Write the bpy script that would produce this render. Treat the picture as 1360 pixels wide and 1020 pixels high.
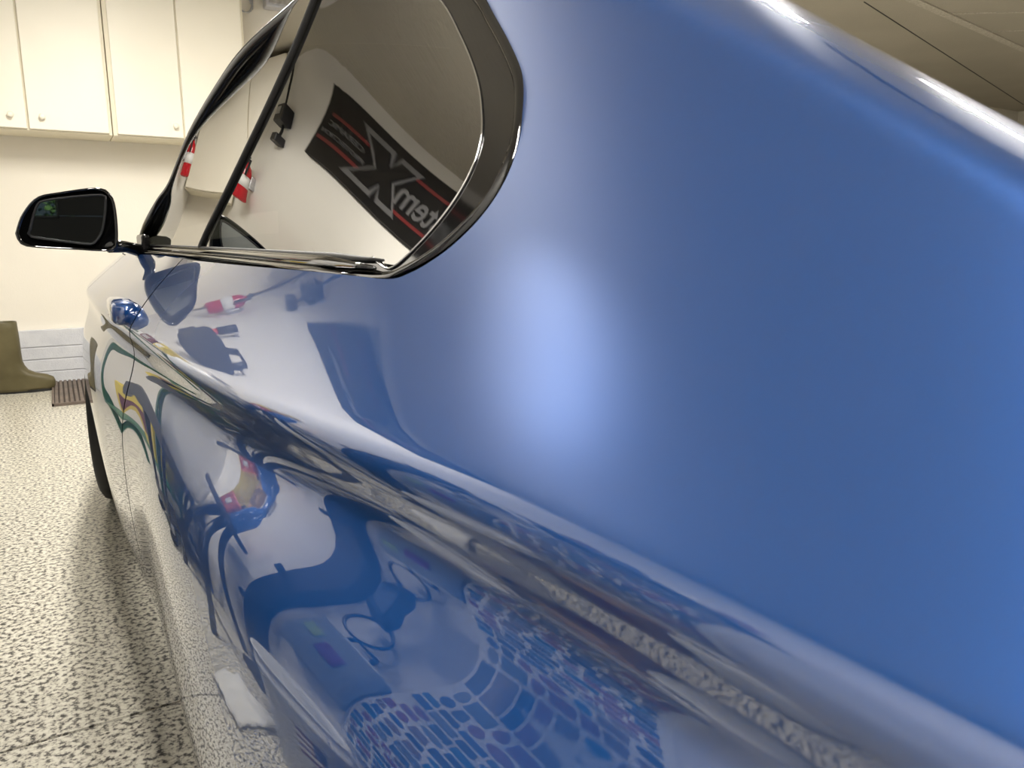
import bpy, bmesh, math, random
import numpy as np
from mathutils import Vector, Matrix
from mathutils.geometry import delaunay_2d_cdt
random.seed(7)
scene = bpy.context.scene
COL = scene.collection
for o in list(bpy.data.objects): bpy.data.objects.remove(o)

# ------------------------------------------------------------------ camera, world, light, exposure
CX = -0.967            # the lens stands just off the car's flank; 'a' below is the distance right of it
cam = bpy.data.cameras.new('camera'); camo = bpy.data.objects.new('camera', cam); COL.objects.link(camo)
cam.sensor_width = 36.0; cam.lens = 36.0 * 1000.0 / 1360.0; cam.clip_start = 0.01
camo.location = (CX, 0.0, 0.955)
camo.rotation_euler = (math.radians(90 - 10.9), 0, math.radians(-31))
cam.dof.use_dof = True; cam.dof.focus_distance = 1.6; cam.dof.aperture_fstop = 20.0
scene.camera = camo
scene.view_settings.view_transform = 'Standard'; scene.view_settings.look = 'None'
scene.view_settings.gamma = 1.0; scene.view_settings.use_curve_mapping = False
scene.view_settings.exposure = 0.0
world = bpy.data.worlds.new('world'); scene.world = world; world.use_nodes = True
wn = world.node_tree.nodes; wl = world.node_tree.links
bgn = wn['Background']; sky = wn.new('ShaderNodeTexSky'); sky.sky_type = 'HOSEK_WILKIE'; sky.turbidity = 3.0
sky.sun_direction = (0.3, -0.4, 0.85)
wl.new(sky.outputs[0], bgn.inputs[0]); bgn.inputs[1].default_value = 0.6
sun = bpy.data.lights.new('sun', 'SUN'); sun.energy = 7.0; sun.angle = 0.01
suno = bpy.data.objects.new('sun', sun); COL.objects.link(suno); suno.rotation_euler = (math.radians(-28), math.radians(18), 0)
LED = (1.0, 0.955, 0.88)

# ------------------------------------------------------------------ materials
def mat(name, col, rough=0.5, metal=0.0, ior=1.5, coat=0.0, coat_ior=1.5, coat_rough=0.03, emis=None, estr=1.0, spec=0.5):
    m = bpy.data.materials.new(name); m.use_nodes = True
    b = m.node_tree.nodes['Principled BSDF']
    b.inputs['Base Color'].default_value = (*col, 1); b.inputs['Roughness'].default_value = rough
    b.inputs['Metallic'].default_value = metal; b.inputs['IOR'].default_value = ior
    b.inputs['Coat Weight'].default_value = coat; b.inputs['Coat IOR'].default_value = coat_ior
    b.inputs['Coat Roughness'].default_value = coat_rough; b.inputs['Specular IOR Level'].default_value = spec
    if emis: b.inputs['Emission Color'].default_value = (*emis, 1); b.inputs['Emission Strength'].default_value = estr
    return m
def vary(m, cols, scale=3.0, detail=3.0, coords='Object', bump=0.0, bscale=None, stretch=(1, 1, 1), pos=None):
    """procedural colour variation plus fine relief"""
    nt = m.node_tree; n = nt.nodes; l = nt.links; b = n['Principled BSDF']
    tc = n.new('ShaderNodeTexCoord'); mp = n.new('ShaderNodeMapping'); mp.inputs['Scale'].default_value = stretch
    l.new(tc.outputs[coords], mp.inputs[0])
    no = n.new('ShaderNodeTexNoise'); no.inputs['Scale'].default_value = scale; no.inputs['Detail'].default_value = detail
    l.new(mp.outputs[0], no.inputs[0])
    cr = n.new('ShaderNodeValToRGB'); cr.color_ramp.elements[0].position = 0.35; cr.color_ramp.elements[1].position = 0.65
    cr.color_ramp.elements[0].color = (*cols[0], 1); cr.color_ramp.elements[1].color = (*cols[1], 1)
    l.new(no.outputs[0], cr.inputs[0]); l.new(cr.outputs[0], b.inputs['Base Color'])
    if bump:
        nb = n.new('ShaderNodeTexNoise'); nb.inputs['Scale'].default_value = bscale or scale * 20
        l.new(mp.outputs[0], nb.inputs[0])
        bp = n.new('ShaderNodeBump'); bp.inputs['Strength'].default_value = bump; bp.inputs['Distance'].default_value = 0.01
        l.new(nb.outputs[0], bp.inputs['Height']); l.new(bp.outputs[0], b.inputs['Normal'])
    return m
M = {}
M['paint'] = mat('blue_paint', (0.0025, 0.050, 0.205), 0.33, 0.36, 1.5, 1.0, 2.25, 0.0, spec=0.1)
M['black_gloss'] = mat('gloss_black', (0.004, 0.004, 0.004), 0.04, 0, 1.8)
M['black_satin'] = mat('satin_black', (0.006, 0.006, 0.006), 0.22, 0, 1.4)
M['rubber'] = mat('black_rubber', (0.012, 0.012, 0.012), 0.55)
M['inner'] = mat('dark_liner', (0.006, 0.007, 0.009), 0.8)
M['chrome'] = mat('bright_metal', (0.8, 0.8, 0.8), 0.12, 1.0)
M['steel'] = vary(mat('brushed_steel', (0.5, 0.5, 0.52), 0.32, 1.0), ((0.42, 0.42, 0.44), (0.6, 0.6, 0.62)), 30, 2)
M['alloy'] = mat('wheel_alloy', (0.35, 0.36, 0.38), 0.3, 0.9)
M['tyre'] = vary(mat('tyre_rubber', (0.02, 0.02, 0.02), 0.7), ((0.014, 0.014, 0.014), (0.026, 0.025, 0.024)), 12)
M['mirror'] = mat('mirror_silver', (0.32, 0.35, 0.36), 0.02, 1.0)
def glass_mat(name, ior, trans, tint, film=0.0):
    m = bpy.data.materials.new(name); m.use_nodes = True; nt = m.node_tree; n = nt.nodes; l = nt.links
    b = n['Principled BSDF']; b.inputs['Base Color'].default_value = (0.003, 0.0032, 0.003, 1); b.inputs['Roughness'].default_value = 0.0
    b.inputs['IOR'].default_value = ior
    if film: b.inputs['Base Color'].default_value = (film, film * .985, film * .94, 1); b.inputs['Metallic'].default_value = 1.0
    t = n.new('ShaderNodeBsdfTransparent'); t.inputs[0].default_value = (*tint, 1)
    lw = n.new('ShaderNodeFresnel'); lw.inputs[0].default_value = ior
    mx = n.new('ShaderNodeMixShader'); mul = n.new('ShaderNodeMath'); mul.operation = 'MULTIPLY_ADD'
    l.new(lw.outputs[0], mul.inputs[0]); mul.inputs[1].default_value = -trans; mul.inputs[2].default_value = trans
    l.new(mul.outputs[0], mx.inputs[0]); l.new(b.outputs[0], mx.inputs[1]); l.new(t.outputs[0], mx.inputs[2])
    l.new(mx.outputs[0], n['Material Output'].inputs[0])
    return m
M['tint_glass'] = glass_mat('tinted_window_glass', 1.5, 0.12, (0.3, 0.32, 0.3), 0.46)
M['pane'] = glass_mat('clear_pane', 1.5, 0.95, (0.95, 0.97, 0.95))
M['wall'] = vary(mat('cream_wall_paint', (0.8, 0.75, 0.65), 0.85), ((0.79, 0.745, 0.65), (0.83, 0.785, 0.69)), 1.5, 3, bump=0.08, bscale=150)
M['wall_left'] = vary(mat('white_wall_paint', (0.8, 0.78, 0.73), 0.85), ((0.78, 0.76, 0.72), (0.83, 0.81, 0.77)), 1.5, 3, bump=0.08, bscale=150)
M['ceiling'] = vary(mat('taupe_textured_ceiling', (0.5, 0.46, 0.38), 0.9), ((0.47, 0.435, 0.36), (0.52, 0.48, 0.40)), 1.2, 2, bump=0.5, bscale=90)
M['cabinet'] = vary(mat('cream_cabinet_paint', (0.85, 0.8, 0.66), 0.45), ((0.84, 0.79, 0.66), (0.88, 0.83, 0.70)), 2, 2)
M['cab_edge'] = mat('cabinet_carcass', (0.78, 0.72, 0.56), 0.5)
M['block'] = vary(mat('pale_grey_block', (0.62, 0.63, 0.66), 0.85), ((0.58, 0.59, 0.63), (0.67, 0.68, 0.70)), 9, 4, bump=0.25, bscale=120)
M['mortar'] = mat('grey_mortar', (0.56, 0.56, 0.59), 0.9)
M['black'] = mat('black_plastic', (0.012, 0.012, 0.014), 0.45)
M['white'] = mat('white_plastic', (0.78, 0.78, 0.76), 0.45)
M['boot'] = vary(mat('olive_boot_rubber', (0.10, 0.085, 0.035), 0.5), ((0.085, 0.07, 0.028), (0.12, 0.10, 0.045)), 6, 3)
M['mat'] = vary(mat('brown_grille', (0.13, 0.10, 0.08), 0.6), ((0.11, 0.085, 0.07), (0.16, 0.125, 0.10)), 14)
M['lamp'] = mat('lamp_diffuser', (1, 1, 1), 0.5, emis=LED, estr=9.0)
def floor_mat():
    m = mat('flake_epoxy', (0.5, 0.48, 0.42), 0.28, 0, 1.5)
    nt = m.node_tree; n = nt.nodes; l = nt.links; b = n['Principled BSDF']
    tc = n.new('ShaderNodeTexCoord')
    no = n.new('ShaderNodeTexNoise'); no.inputs['Scale'].default_value = 82; no.inputs['Detail'].default_value = 3; no.inputs['Roughness'].default_value = 0.6
    l.new(tc.outputs['Object'], no.inputs[0])
    cr = n.new('ShaderNodeValToRGB'); e = cr.color_ramp.elements; cr.color_ramp.interpolation = 'LINEAR'
    e[0].position = 0.35; e[0].color = (0.045, 0.042, 0.038, 1)
    e[1].position = 0.53; e[1].color = (0.66, 0.63, 0.53, 1)
    x = e.new(0.42); x.color = (0.16, 0.15, 0.13, 1)
    x = e.new(0.47); x.color = (0.47, 0.44, 0.37, 1)
    x = e.new(0.62); x.color = (0.76, 0.73, 0.63, 1)
    l.new(no.outputs[0], cr.inputs[0]); l.new(cr.outputs[0], b.inputs['Base Color'])
    return m
M['floor'] = floor_mat()

# ------------------------------------------------------------------ helpers
def link(name, me, m=None, parent=None, smooth=False):
    o = bpy.data.objects.new(name, me); COL.objects.link(o)
    if m is not None: me.materials.append(M[m] if isinstance(m, str) else m)
    if smooth:
        for p in me.polygons: p.use_smooth = True
    if parent: o.parent = parent
    return o
def mesh(name, vs, fs, m=None, parent=None, smooth=False):
    me = bpy.data.meshes.new(name); me.from_pydata([tuple(map(float, v)) for v in vs], [], [tuple(map(int, f)) for f in fs]); me.update()
    return link(name, me, m, parent, smooth)
def frombm(name, bm, m=None, parent=None, smooth=False):
    bmesh.ops.recalc_face_normals(bm, faces=bm.faces)
    me = bpy.data.meshes.new(name); bm.to_mesh(me); bm.free()
    return link(name, me, m, parent, smooth)
def tag(o, label=None, cat=None, group=None, kind=None):
    if label: o['label'] = label
    if cat: o['category'] = cat
    if group: o['group'] = group
    if kind: o['kind'] = kind
    return o
def empty(name, loc, label, cat, group=None, rz=0.0):
    o = bpy.data.objects.new(name, None); COL.objects.link(o); o.location = loc; o.rotation_euler = (0, 0, rz)
    o.empty_display_size = 0.1
    return tag(o, label, cat, group)
def abox(bm, c, s, bev=0.0, rot=None):
    r = bmesh.ops.create_cube(bm, size=1.0); vs = r['verts']
    bmesh.ops.scale(bm, vec=s, verts=vs)
    if bev:
        es = list({e for v in vs for e in v.link_edges})
        g = bmesh.ops.bevel(bm, geom=es, offset=bev, segments=2, affect='EDGES', profile=0.5)
        vs = [v for v in g['verts']] + [v for v in vs if v.is_valid]; vs = list(set(vs))
    if rot is not None: bmesh.ops.rotate(bm, cent=(0, 0, 0), matrix=rot, verts=vs)
    bmesh.ops.translate(bm, vec=c, verts=vs)
    return vs
def box(name, c, s, m, parent=None, bev=0.0, rot=None):
    bm = bmesh.new(); abox(bm, c, s, bev, rot)
    return frombm(name, bm, m, parent)
def box2(name, lo, hi, m, parent=None, bev=0.0):
    return box(name, [(a + b) / 2 for a, b in zip(lo, hi)], [b - a for a, b in zip(lo, hi)], m, parent, bev)
def atube(bm, pts, r, n=10, caps=True):
    pts = [Vector(p) for p in pts]; k = len(pts); rs = r if hasattr(r, '__len__') else [r] * k
    rings = []; up = Vector((0.31, 0.17, 0.93)).normalized()
    for i, p in enumerate(pts):
        t = (pts[min(i + 1, k - 1)] - pts[max(i - 1, 0)]).normalized()
        x = t.cross(up)
        if x.length < 0.05: x = t.cross(Vector((1, 0, 0)))
        x.normalize(); y = t.cross(x)
        rings.append([bm.verts.new(p + rs[i] * (math.cos(2 * math.pi * j / n) * x + math.sin(2 * math.pi * j / n) * y)) for j in range(n)])
    for a, b in zip(rings, rings[1:]):
        for j in range(n): bm.faces.new((a[j], a[(j + 1) % n], b[(j + 1) % n], b[j]))
    if caps:
        bm.faces.new(rings[0][::-1]); bm.faces.new(rings[-1])
def tube(name, pts, r, m, parent=None, n=10):
    bm = bmesh.new(); atube(bm, pts, r, n); return frombm(name, bm, m, parent, True)
def alathe(bm, prof, n=28, base=(0, 0, 0), rot=None):
    """prof = [(r, z)...] revolved about z"""
    base = Vector(base); rings = []
    for r, z in prof:
        ring = []
        for j in range(n):
            v = Vector((r * math.cos(2 * math.pi * j / n), r * math.sin(2 * math.pi * j / n), z))
            if rot is not None: v = rot @ v
            ring.append(bm.verts.new(base + v))
        rings.append(ring)
    for a, b in zip(rings, rings[1:]):
        for j in range(n): bm.faces.new((a[j], a[(j + 1) % n], b[(j + 1) % n], b[j]))
    if prof[0][0] > 1e-5: bm.faces.new(rings[0][::-1])
    if prof[-1][0] > 1e-5: bm.faces.new(rings[-1])
    bmesh.ops.remove_doubles(bm, verts=bm.verts, dist=1e-6)
def lathe(name, prof, m, parent=None, n=28, base=(0, 0, 0), rot=None, smooth=True):
    bm = bmesh.new(); alathe(bm, prof, n, base, rot); return frombm(name, bm, m, parent, smooth)
def prism(name, poly, m, parent=None, axis='x', d0=0.0, d1=0.01):
    """polygon (list of 2D) extruded between d0 and d1 along an axis; 2D = the other two axes in order"""
    def P(u, v, d): return {'x': (d, u, v), 'y': (u, d, v), 'z': (u, v, d)}[axis]
    n = len(poly); vs = [P(u, v, d0) for u, v in poly] + [P(u, v, d1) for u, v in poly]
    fs = [tuple(range(n))[::-1], tuple(range(n, 2 * n))] + [(i, (i + 1) % n, n + (i + 1) % n, n + i) for i in range(n)]
    bm = bmesh.new(); bv = [bm.verts.new(v) for v in vs]
    for f in fs: bm.faces.new([bv[i] for i in f])
    return frombm(name, bm, m, parent)
def inside(poly, pts):
    x, y = pts[:, 0], pts[:, 1]; c = np.zeros(len(pts), bool); p = np.asarray(poly)
    for i in range(len(p)):
        x1, y1 = p[i]; x2, y2 = p[i - 1]
        with np.errstate(divide='ignore', invalid='ignore'):
            c ^= ((y1 > y) != (y2 > y)) & (x < (x2 - x1) * (y - y1) / (y2 - y1) + x1)
    return c
def dist_poly(poly, pts):
    d = np.full(len(pts), 9.0); p = np.asarray(poly)
    for i in range(len(p)):
        a, b = p[i - 1], p[i]; ab = b - a; L = max(ab @ ab, 1e-12)
        t = np.clip(((pts - a) @ ab) / L, 0, 1); d = np.minimum(d, np.linalg.norm(pts - a - t[:, None] * ab, axis=1))
    return d
def densify(poly, step):
    out = []
    for i in range(len(poly)):
        a = np.array(poly[i], float); b = np.array(poly[(i + 1) % len(poly)], float)
        k = max(1, int(np.ceil(np.linalg.norm(b - a) / step)))
        out += [a + (b - a) * j / k for j in range(k)]
    return np.array(out)
def patch(name, poly, du, dv, fn, m, parent=None, flip=False):
    """a curved sheet: polygon in (u,v) triangulated and lifted by fn -> positions, normals"""
    S = np.array([1.0 / du, 1.0 / dv]); bp = densify(np.asarray(poly) * S, 1.0)
    lo, hi = bp.min(0), bp.max(0)
    g = np.stack(np.meshgrid(np.arange(lo[0], hi[0], 1.0), np.arange(lo[1], hi[1], 1.0)), -1).reshape(-1, 2)
    g = g[inside(bp, g)]; g = g[dist_poly(bp, g) > 0.45]
    pts = np.concatenate([bp, g]); nb = len(bp)
    r = delaunay_2d_cdt([Vector(p) for p in pts], [(i, (i + 1) % nb) for i in range(nb)], [], 0, 1e-6)
    V = np.array([tuple(v) for v in r[0]]); F = np.array([tuple(f) for f in r[2] if len(f) == 3])
    cen = V[F].mean(1); F = F[inside(bp, cen)]
    P, N = fn(V[:, 0] / S[0], V[:, 1] / S[1])
    a, b, c = P[F[:, 0]], P[F[:, 1]], P[F[:, 2]]
    gn = np.cross(b - a, c - a); s = (gn * (N[F[:, 0]])).sum(1) < 0
    F[s] = F[s][:, ::-1]
    me = bpy.data.meshes.new(name); me.from_pydata(P.tolist(), [], F.tolist()); me.update()
    for p in me.polygons: p.use_smooth = True
    me.normals_split_custom_set_from_vertices([tuple(n) for n in N])
    return link(name, me, m, parent)
def text(name, body, size, m, parent, loc, rot, extrude=0.0006, align='CENTER', bold=0.0):
    cu = bpy.data.curves.new(name, 'FONT'); cu.body = body; cu.size = size; cu.extrude = extrude; cu.offset = bold
    cu.align_x = align; cu.align_y = 'CENTER'; cu.resolution_u = 3
    t = bpy.data.objects.new(name, cu); COL.objects.link(t)
    dg = bpy.context.evaluated_depsgraph_get(); me = bpy.data.meshes.new_from_object(t.evaluated_get(dg))
    bpy.data.objects.remove(t)
    me.materials.clear(); o = link(name, me, m, parent); o.location = loc; o.rotation_euler = rot
    return o

# ------------------------------------------------------------------ the room
XL, XR, YF, YB, ZC = CX - 0.672, 11.0, 5.93, -4.5, 2.735
floor = empty('floor', (0, 0, 0), None, None); tag(floor, kind='structure')
JY = 1.585
for (y0, y1) in ((YB - .1, JY - 0.004), (JY + 0.004, YF + .1)):
    box2('floor_slab', (XL - .1, y0, -0.06), (XR + .1, y1, 0.0), 'floor', floor)
box2('joint_bed', (XL - .1, JY - .01, -0.07), (XR + .1, JY + .01, -0.006), M['inner'], floor)
wf = box2('wall_front', (XL - .1, YF, 0), (XR + .1, YF + .1, ZC), 'wall'); tag(wf, kind='structure')
wlft = box2('wall_left', (XL - .1, YB, 0), (XL, YF, ZC), 'wall_left'); tag(wlft, kind='structure')
wr = box2('wall_right', (XR, YB, 0), (XR + .1, YF, ZC), 'wall'); tag(wr, kind='structure')
ceil = box2('ceiling', (XL - .1, YB - .1, ZC), (XR + .1, YF + .1, ZC + .1), 'ceiling'); tag(ceil, kind='structure')

# ------------------------------------------------------------------ the car body: one fair surface, cut into panels
NY, NW, YL, YH, WL, WH = 9, 12, -.3, 1.9, -.03, .42
R2 = math.sqrt(.5); A0, Z0 = .155, .82
CO = np.array([0.12967, 0.07752, 0.03093, -0.00986, -0.04432, -0.07179, -0.09153, -0.10293, -0.10563, -0.09958, -0.08494, -0.06188, 0.07932, 0.04799, 0.01918, -0.00668, -0.02834, -0.04426, -0.05323, -0.05475, -0.04906, -0.03674, -0.01834, 0.00586, 0.04085, 0.02572, 0.01153, -0.00143, -0.01092, -0.01574, -0.01529, -0.00931, 0.00188, 0.01769, 0.03768, 0.06164, 0.01674, 0.01333, 0.00989, 0.00735, 0.00887, 0.01346, 0.02054, 0.03062, 0.04414, 0.06109, 0.08129, 0.10459, 0.0073, 0.01304, 0.01799, 0.02356, 0.02998, 0.03712, 0.04587, 0.05726, 0.07182, 0.08958, 0.1104, 0.13412, 0.00914, 0.02367, 0.0338, 0.03971, 0.04324, 0.0479, 0.05568, 0.06728, 0.08276, 0.10192, 0.12453, 0.15046, 0.02217, 0.03774, 0.04563, 0.0465, 0.04517, 0.04662, 0.05277, 0.06401, 0.08014, 0.10081, 0.12571, 0.15466, 0.04427, 0.04574, 0.04417, 0.04039, 0.03685, 0.03643, 0.04112, 0.05173, 0.06814, 0.08991, 0.11661, 0.14801, 0.07151, 0.04895, 0.03205, 0.02087, 0.01546, 0.01576, 0.02159, 0.03286, 0.04956, 0.07164, 0.09901, 0.13154]).reshape(NY, NW)
def bspl(x, lo, hi, n):
    t = np.clip((x - lo) / (hi - lo), -.15, 1.15) * (n - 3); i = np.clip(np.floor(t), 0, n - 4).astype(int); f = t - i
    B = np.zeros((len(x), n)); D = np.zeros((len(x), n)); s = (n - 3) / (hi - lo); k = np.arange(len(x))
    b = [(1 - f) ** 3 / 6, (3 * f ** 3 - 6 * f ** 2 + 4) / 6, (-3 * f ** 3 + 3 * f ** 2 + 3 * f + 1) / 6, f ** 3 / 6]
    d = [-(1 - f) ** 2 / 2, (3 * f ** 2 - 4 * f) / 2, (-3 * f ** 2 + 2 * f + 1) / 2, f ** 2 / 2]
    for j in range(4): B[k, i + j] = b[j]; D[k, i + j] = d[j] * s
    return B, D
def shoulder(Y, w):
    Ye = np.where(Y > 1.7, 1.7 + .2 * np.tanh((Y - 1.7) / .2), Y); Ye = np.where(Ye < -.25, -.25 + .1 * np.tanh((Ye + .25) / .1), Ye)
    By, _ = bspl(Ye, YL, YH, NY); Bw, Dw = bspl(w, WL, WH, NW)
    h = HB * np.exp(-((Ye - .345) / .08) ** 2 - ((w - .107) / .05) ** 2)          # the haunch swells a little over the wheel
    return np.einsum('ni,ij,nj->n', By, CO, Bw) + h, np.einsum('ni,ij,nj->n', By, CO, Dw) - h * 2 * (w - .107) / .05 ** 2
HB = .0
def z_crease(Y): return .806 + .041 * np.exp(-(np.maximum(Y, -.05) / .65) ** 2)
def z_upper(Y):
    l = .8934 + .51 * np.minimum(Y, .95); return .5 * (l + .93 + np.sqrt((l - .93) ** 2 + .02 ** 2))
def solve_w(Y, z):
    w = np.full_like(Y, .1)
    for _ in range(25):
        q, qw = shoulder(Y, w); w = w - (Z0 + (w + q) * R2 - z) / np.maximum((1 + qw) * R2, .3)
    return np.clip(w, -.09, .6)
# surface pitch (degrees, + faces up) against distance below the crease
S_LOW = np.array([.006, .014, .026, .036, .046, .062, .085, .115, .140, .165, .21, .28, .40, .50, .57, .66, .79])
T_REAR = np.array([18, -8, -17, -5, 18, 37, 42, 36, 22, 10, 4, 0, -5, -8, -25, -50, -60.])
T_DOOR = np.array([10, -10, -15, -8, 3, 13, 18, 17, 13, 8, 2, -2, -6, -10, -25, -50, -60.])
# surface pitch against distance past the upper edge of the pillar
S_UP = np.array([.012, .05, .09, .13, .17, .22, .3]); T_UP = np.array([73, 84, 96, 106, 110, 111, 111.])
YT = np.concatenate([np.arange(-1.0, 1.9, .01), np.arange(1.9, 3.96, .03)])
VT = np.arange(-.70, .86, .003)
def build_table():
    PA = np.zeros((len(YT), len(VT), 3)); k0 = np.argmin(abs(VT - .08))
    sg = .0065 / .003; ker = np.exp(-.5 * (np.arange(-10, 11) / sg) ** 2); ker /= ker.sum()
    WC = solve_w(YT, z_crease(YT)); WU = solve_w(YT, z_upper(YT))
    for i, Y in enumerate(YT):
        w = WC[i] + VT; q, qw = shoulder(np.full_like(w, Y), w)
        th = np.degrees(np.arctan2(1 - qw, 1 + qw)); ds = .003 * np.sqrt(1 + qw * qw)
        vu = WU[i] - WC[i]; t0 = np.interp(0, VT, th); tu = np.interp(vu, VT, th)
        k = np.clip((Y - .45) / 1.0, 0, 1); k = k * k * (3 - 2 * k); tl = T_REAR * (1 - k) + T_DOOR * k
        lo = VT < 0; th[lo] = np.interp(-VT[lo], np.concatenate([[0], S_LOW]), np.concatenate([[t0], tl])); ds[lo] = .003
        up = VT > vu; th[up] = np.interp(VT[up] - vu, np.concatenate([[0], S_UP]), np.concatenate([[tu], T_UP - np.clip(50 * (Y - .25), -12, 9)])); ds[up] = .003
        ths = np.convolve(np.pad(th, 10, 'edge'), ker, 'valid'); r = np.radians(ths)
        da, dz = np.sin(r) * ds, np.cos(r) * ds
        a = np.concatenate([[0], np.cumsum((da[1:] + da[:-1]) / 2)]); z = np.concatenate([[0], np.cumsum((dz[1:] + dz[:-1]) / 2)])
        qa, _ = shoulder(np.array([Y]), np.array([w[k0]])); qa = qa[0]
        a += A0 + (w[k0] - qa) * R2 - a[k0]; z += Z0 + (w[k0] + qa) * R2 - z[k0]
        a += .20 * max(0., (Y - 2.55) / 1.4) ** 2 + .3 * max(0., -.35 - Y) ** 2
        PA[i, :, 0] = a + CX; PA[i, :, 1] = Y; PA[i, :, 2] = z
    dY = np.gradient(PA, YT, axis=0); dV = np.gradient(PA, VT, axis=1)
    N = np.cross(dV, dY); N /= np.linalg.norm(N, axis=2, keepdims=True); N *= np.where(N[..., :1] > 0.999, -1, 1)
    s = np.sign((N * np.array([-1, 0, .6])).sum(2)).mean(); N *= 1 if s > 0 else -1
    return PA, N, WC, WU
PT, NT, WC, WU = build_table()
def sample(T, Y, v):
    iy = np.interp(Y, YT, np.arange(len(YT))); iv = np.clip((v - VT[0]) / .003, 0, len(VT) - 1.001)
    i0 = np.minimum(iy.astype(int), len(YT) - 2); j0 = iv.astype(int); fy = (iy - i0)[:, None]; fv = (iv - j0)[:, None]
    return (T[i0, j0] * (1 - fy) * (1 - fv) + T[i0 + 1, j0] * fy * (1 - fv) + T[i0, j0 + 1] * (1 - fy) * fv + T[i0 + 1, j0 + 1] * fy * fv)
def side(off=0.0):
    def f(Y, v):
        P = sample(PT, Y, v); N = sample(NT, Y, v); N /= np.linalg.norm(N, axis=1, keepdims=True)
        return P + N * off, N
    return f
def v_at(Y, z, vmin=-.7, vmax=.8):
    P = sample(PT, np.full(len(VT), Y), VT)[:, 2]; m = (VT >= vmin) & (VT <= vmax)
    return float(np.interp(z, P[m], VT[m]))
def v_uc(Y): return float(np.interp(Y, YT, WU - WC))

CARX = CX
car = empty('car', (0, 0.41, 0), 'glossy metallic blue two-door coupe filling the right of the frame', 'car')
car.location = (0, 0, 0)
def mirror_x(o):
    me = o.data.copy(); n = len(me.vertices); co = np.empty(n * 3); me.vertices.foreach_get('co', co); co = co.reshape(-1, 3)
    fs = [tuple(p.vertices)[::-1] for p in me.polygons]; co[:, 0] *= -1
    m2 = bpy.data.meshes.new(o.name.split('.')[0]); m2.from_pydata(co.tolist(), [], fs); m2.update()
    for p in m2.polygons: p.use_smooth = True
    for mt in o.data.materials: m2.materials.append(mt)
    r = bpy.data.objects.new(o.name.split('.')[0], m2); COL.objects.link(r); r.parent = o.parent
    bpy.data.meshes.remove(me)
    return r
YDOOR, YFEN, VB = 1.44, 2.62, -.60
RA, FA, WR = (.05, .335), (3.09, .335), .325
def arch(c, R, y0, y1, rev=False):
    """edge of a wheel opening in (Y, v), from y0 to y1"""
    out = []
    for t in np.linspace(0, math.pi, 25):
        Y = c[0] - R * math.cos(t); z = c[1] + R * math.sin(t) - .02
        out.append((Y, v_at(Y, max(z, .24), -.65, -.05)))
    return out
# outline of the side window where it meets the body
BODY_CUT = [(1.311, .921), (.983, .922), (.787, .923), (.667, .923), (.582, .923), (.553, .929), (.533, .939), (.517, .952), (.505, .972), (.503, .995), (.511, 1.021), (.529, 1.05), (.557, 1.081), (.596, 1.113), (.646, 1.151), (.688, 1.182), (.745, 1.222)]
def smooth_path(pts, k=8):
    p = np.array(pts, float); out = []
    for i in range(len(p) - 1):
        a, b, c, d = p[max(i - 1, 0)], p[i], p[i + 1], p[min(i + 2, len(p) - 1)]
        for t in np.arange(k) / k:
            out.append(.5 * ((2 * b) + (c - a) * t + (2 * a - 5 * b + 4 * c - d) * t * t + (3 * b - a - 3 * c + d) * t ** 3))
    out.append(p[-1]); return np.array(out)
cut = smooth_path(BODY_CUT, 6)
cutv = [(Y, v_at(Y, z, 0, .8)) for Y, z in cut]
def belt(Y): return v_at(Y, .921 if Y < 1.7 else .921 - .01 * (Y - 1.7), 0, .8)
zcrown = .2
qpoly = [(YDOOR - .005, VB), (YDOOR - .005, belt(YDOOR))] + cutv + [(Y, v_uc(Y) + zcrown) for Y in np.arange(.74, -.90, -.03)]
qpoly += [(-.90, VB)] + [(RA[0] - .40, VB)] + arch(RA, .36, 0, 0) + [(RA[0] + .40, VB)]
qp = patch('quarter_panel', qpoly, .012, .006, side(), 'paint', car); mirror_x(qp)
dpoly = [(YFEN - .003, VB)] + [(YDOOR + .005, VB)] + [(Y, belt(Y)) for Y in np.linspace(YDOOR + .005, YFEN - .003, 30)]
door = patch('door', dpoly, .02, .006, side(), 'paint', car); mdoor = mirror_x(door)
fpoly = [(YFEN + .003, VB), (FA[0] - .40, VB)] + arch(FA, .36, 0, 0) + [(FA[0] + .40, VB), (3.9, VB)] + [(Y, .15) for Y in np.arange(3.9, YFEN, -.06)] + [(YFEN + .003, .15)]
fen = patch('front_fender', fpoly, .025, .008, side(), 'paint', car); mirror_x(fen)
lpoly = [(-.85, VB + .02), (RA[0] - .41, VB + .02)] + arch(RA, .37, 0, 0) + [(RA[0] + .41, VB + .02), (FA[0] - .41, VB + .02)] + arch(FA, .37, 0, 0) + [(FA[0] + .41, VB + .02), (3.85, VB + .02), (3.85, .13)] + [(Y, belt(Y) - .012) for Y in np.arange(2.6, 1.3, -.05)] + [(Y, v - .012) for Y, v in cutv[6:34:2]] + [(.40, .15), (-.85, .15)]
ln = patch('inner_shell', lpoly, .03, .015, side(-.007), 'inner', car); mirror_x(ln)

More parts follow.
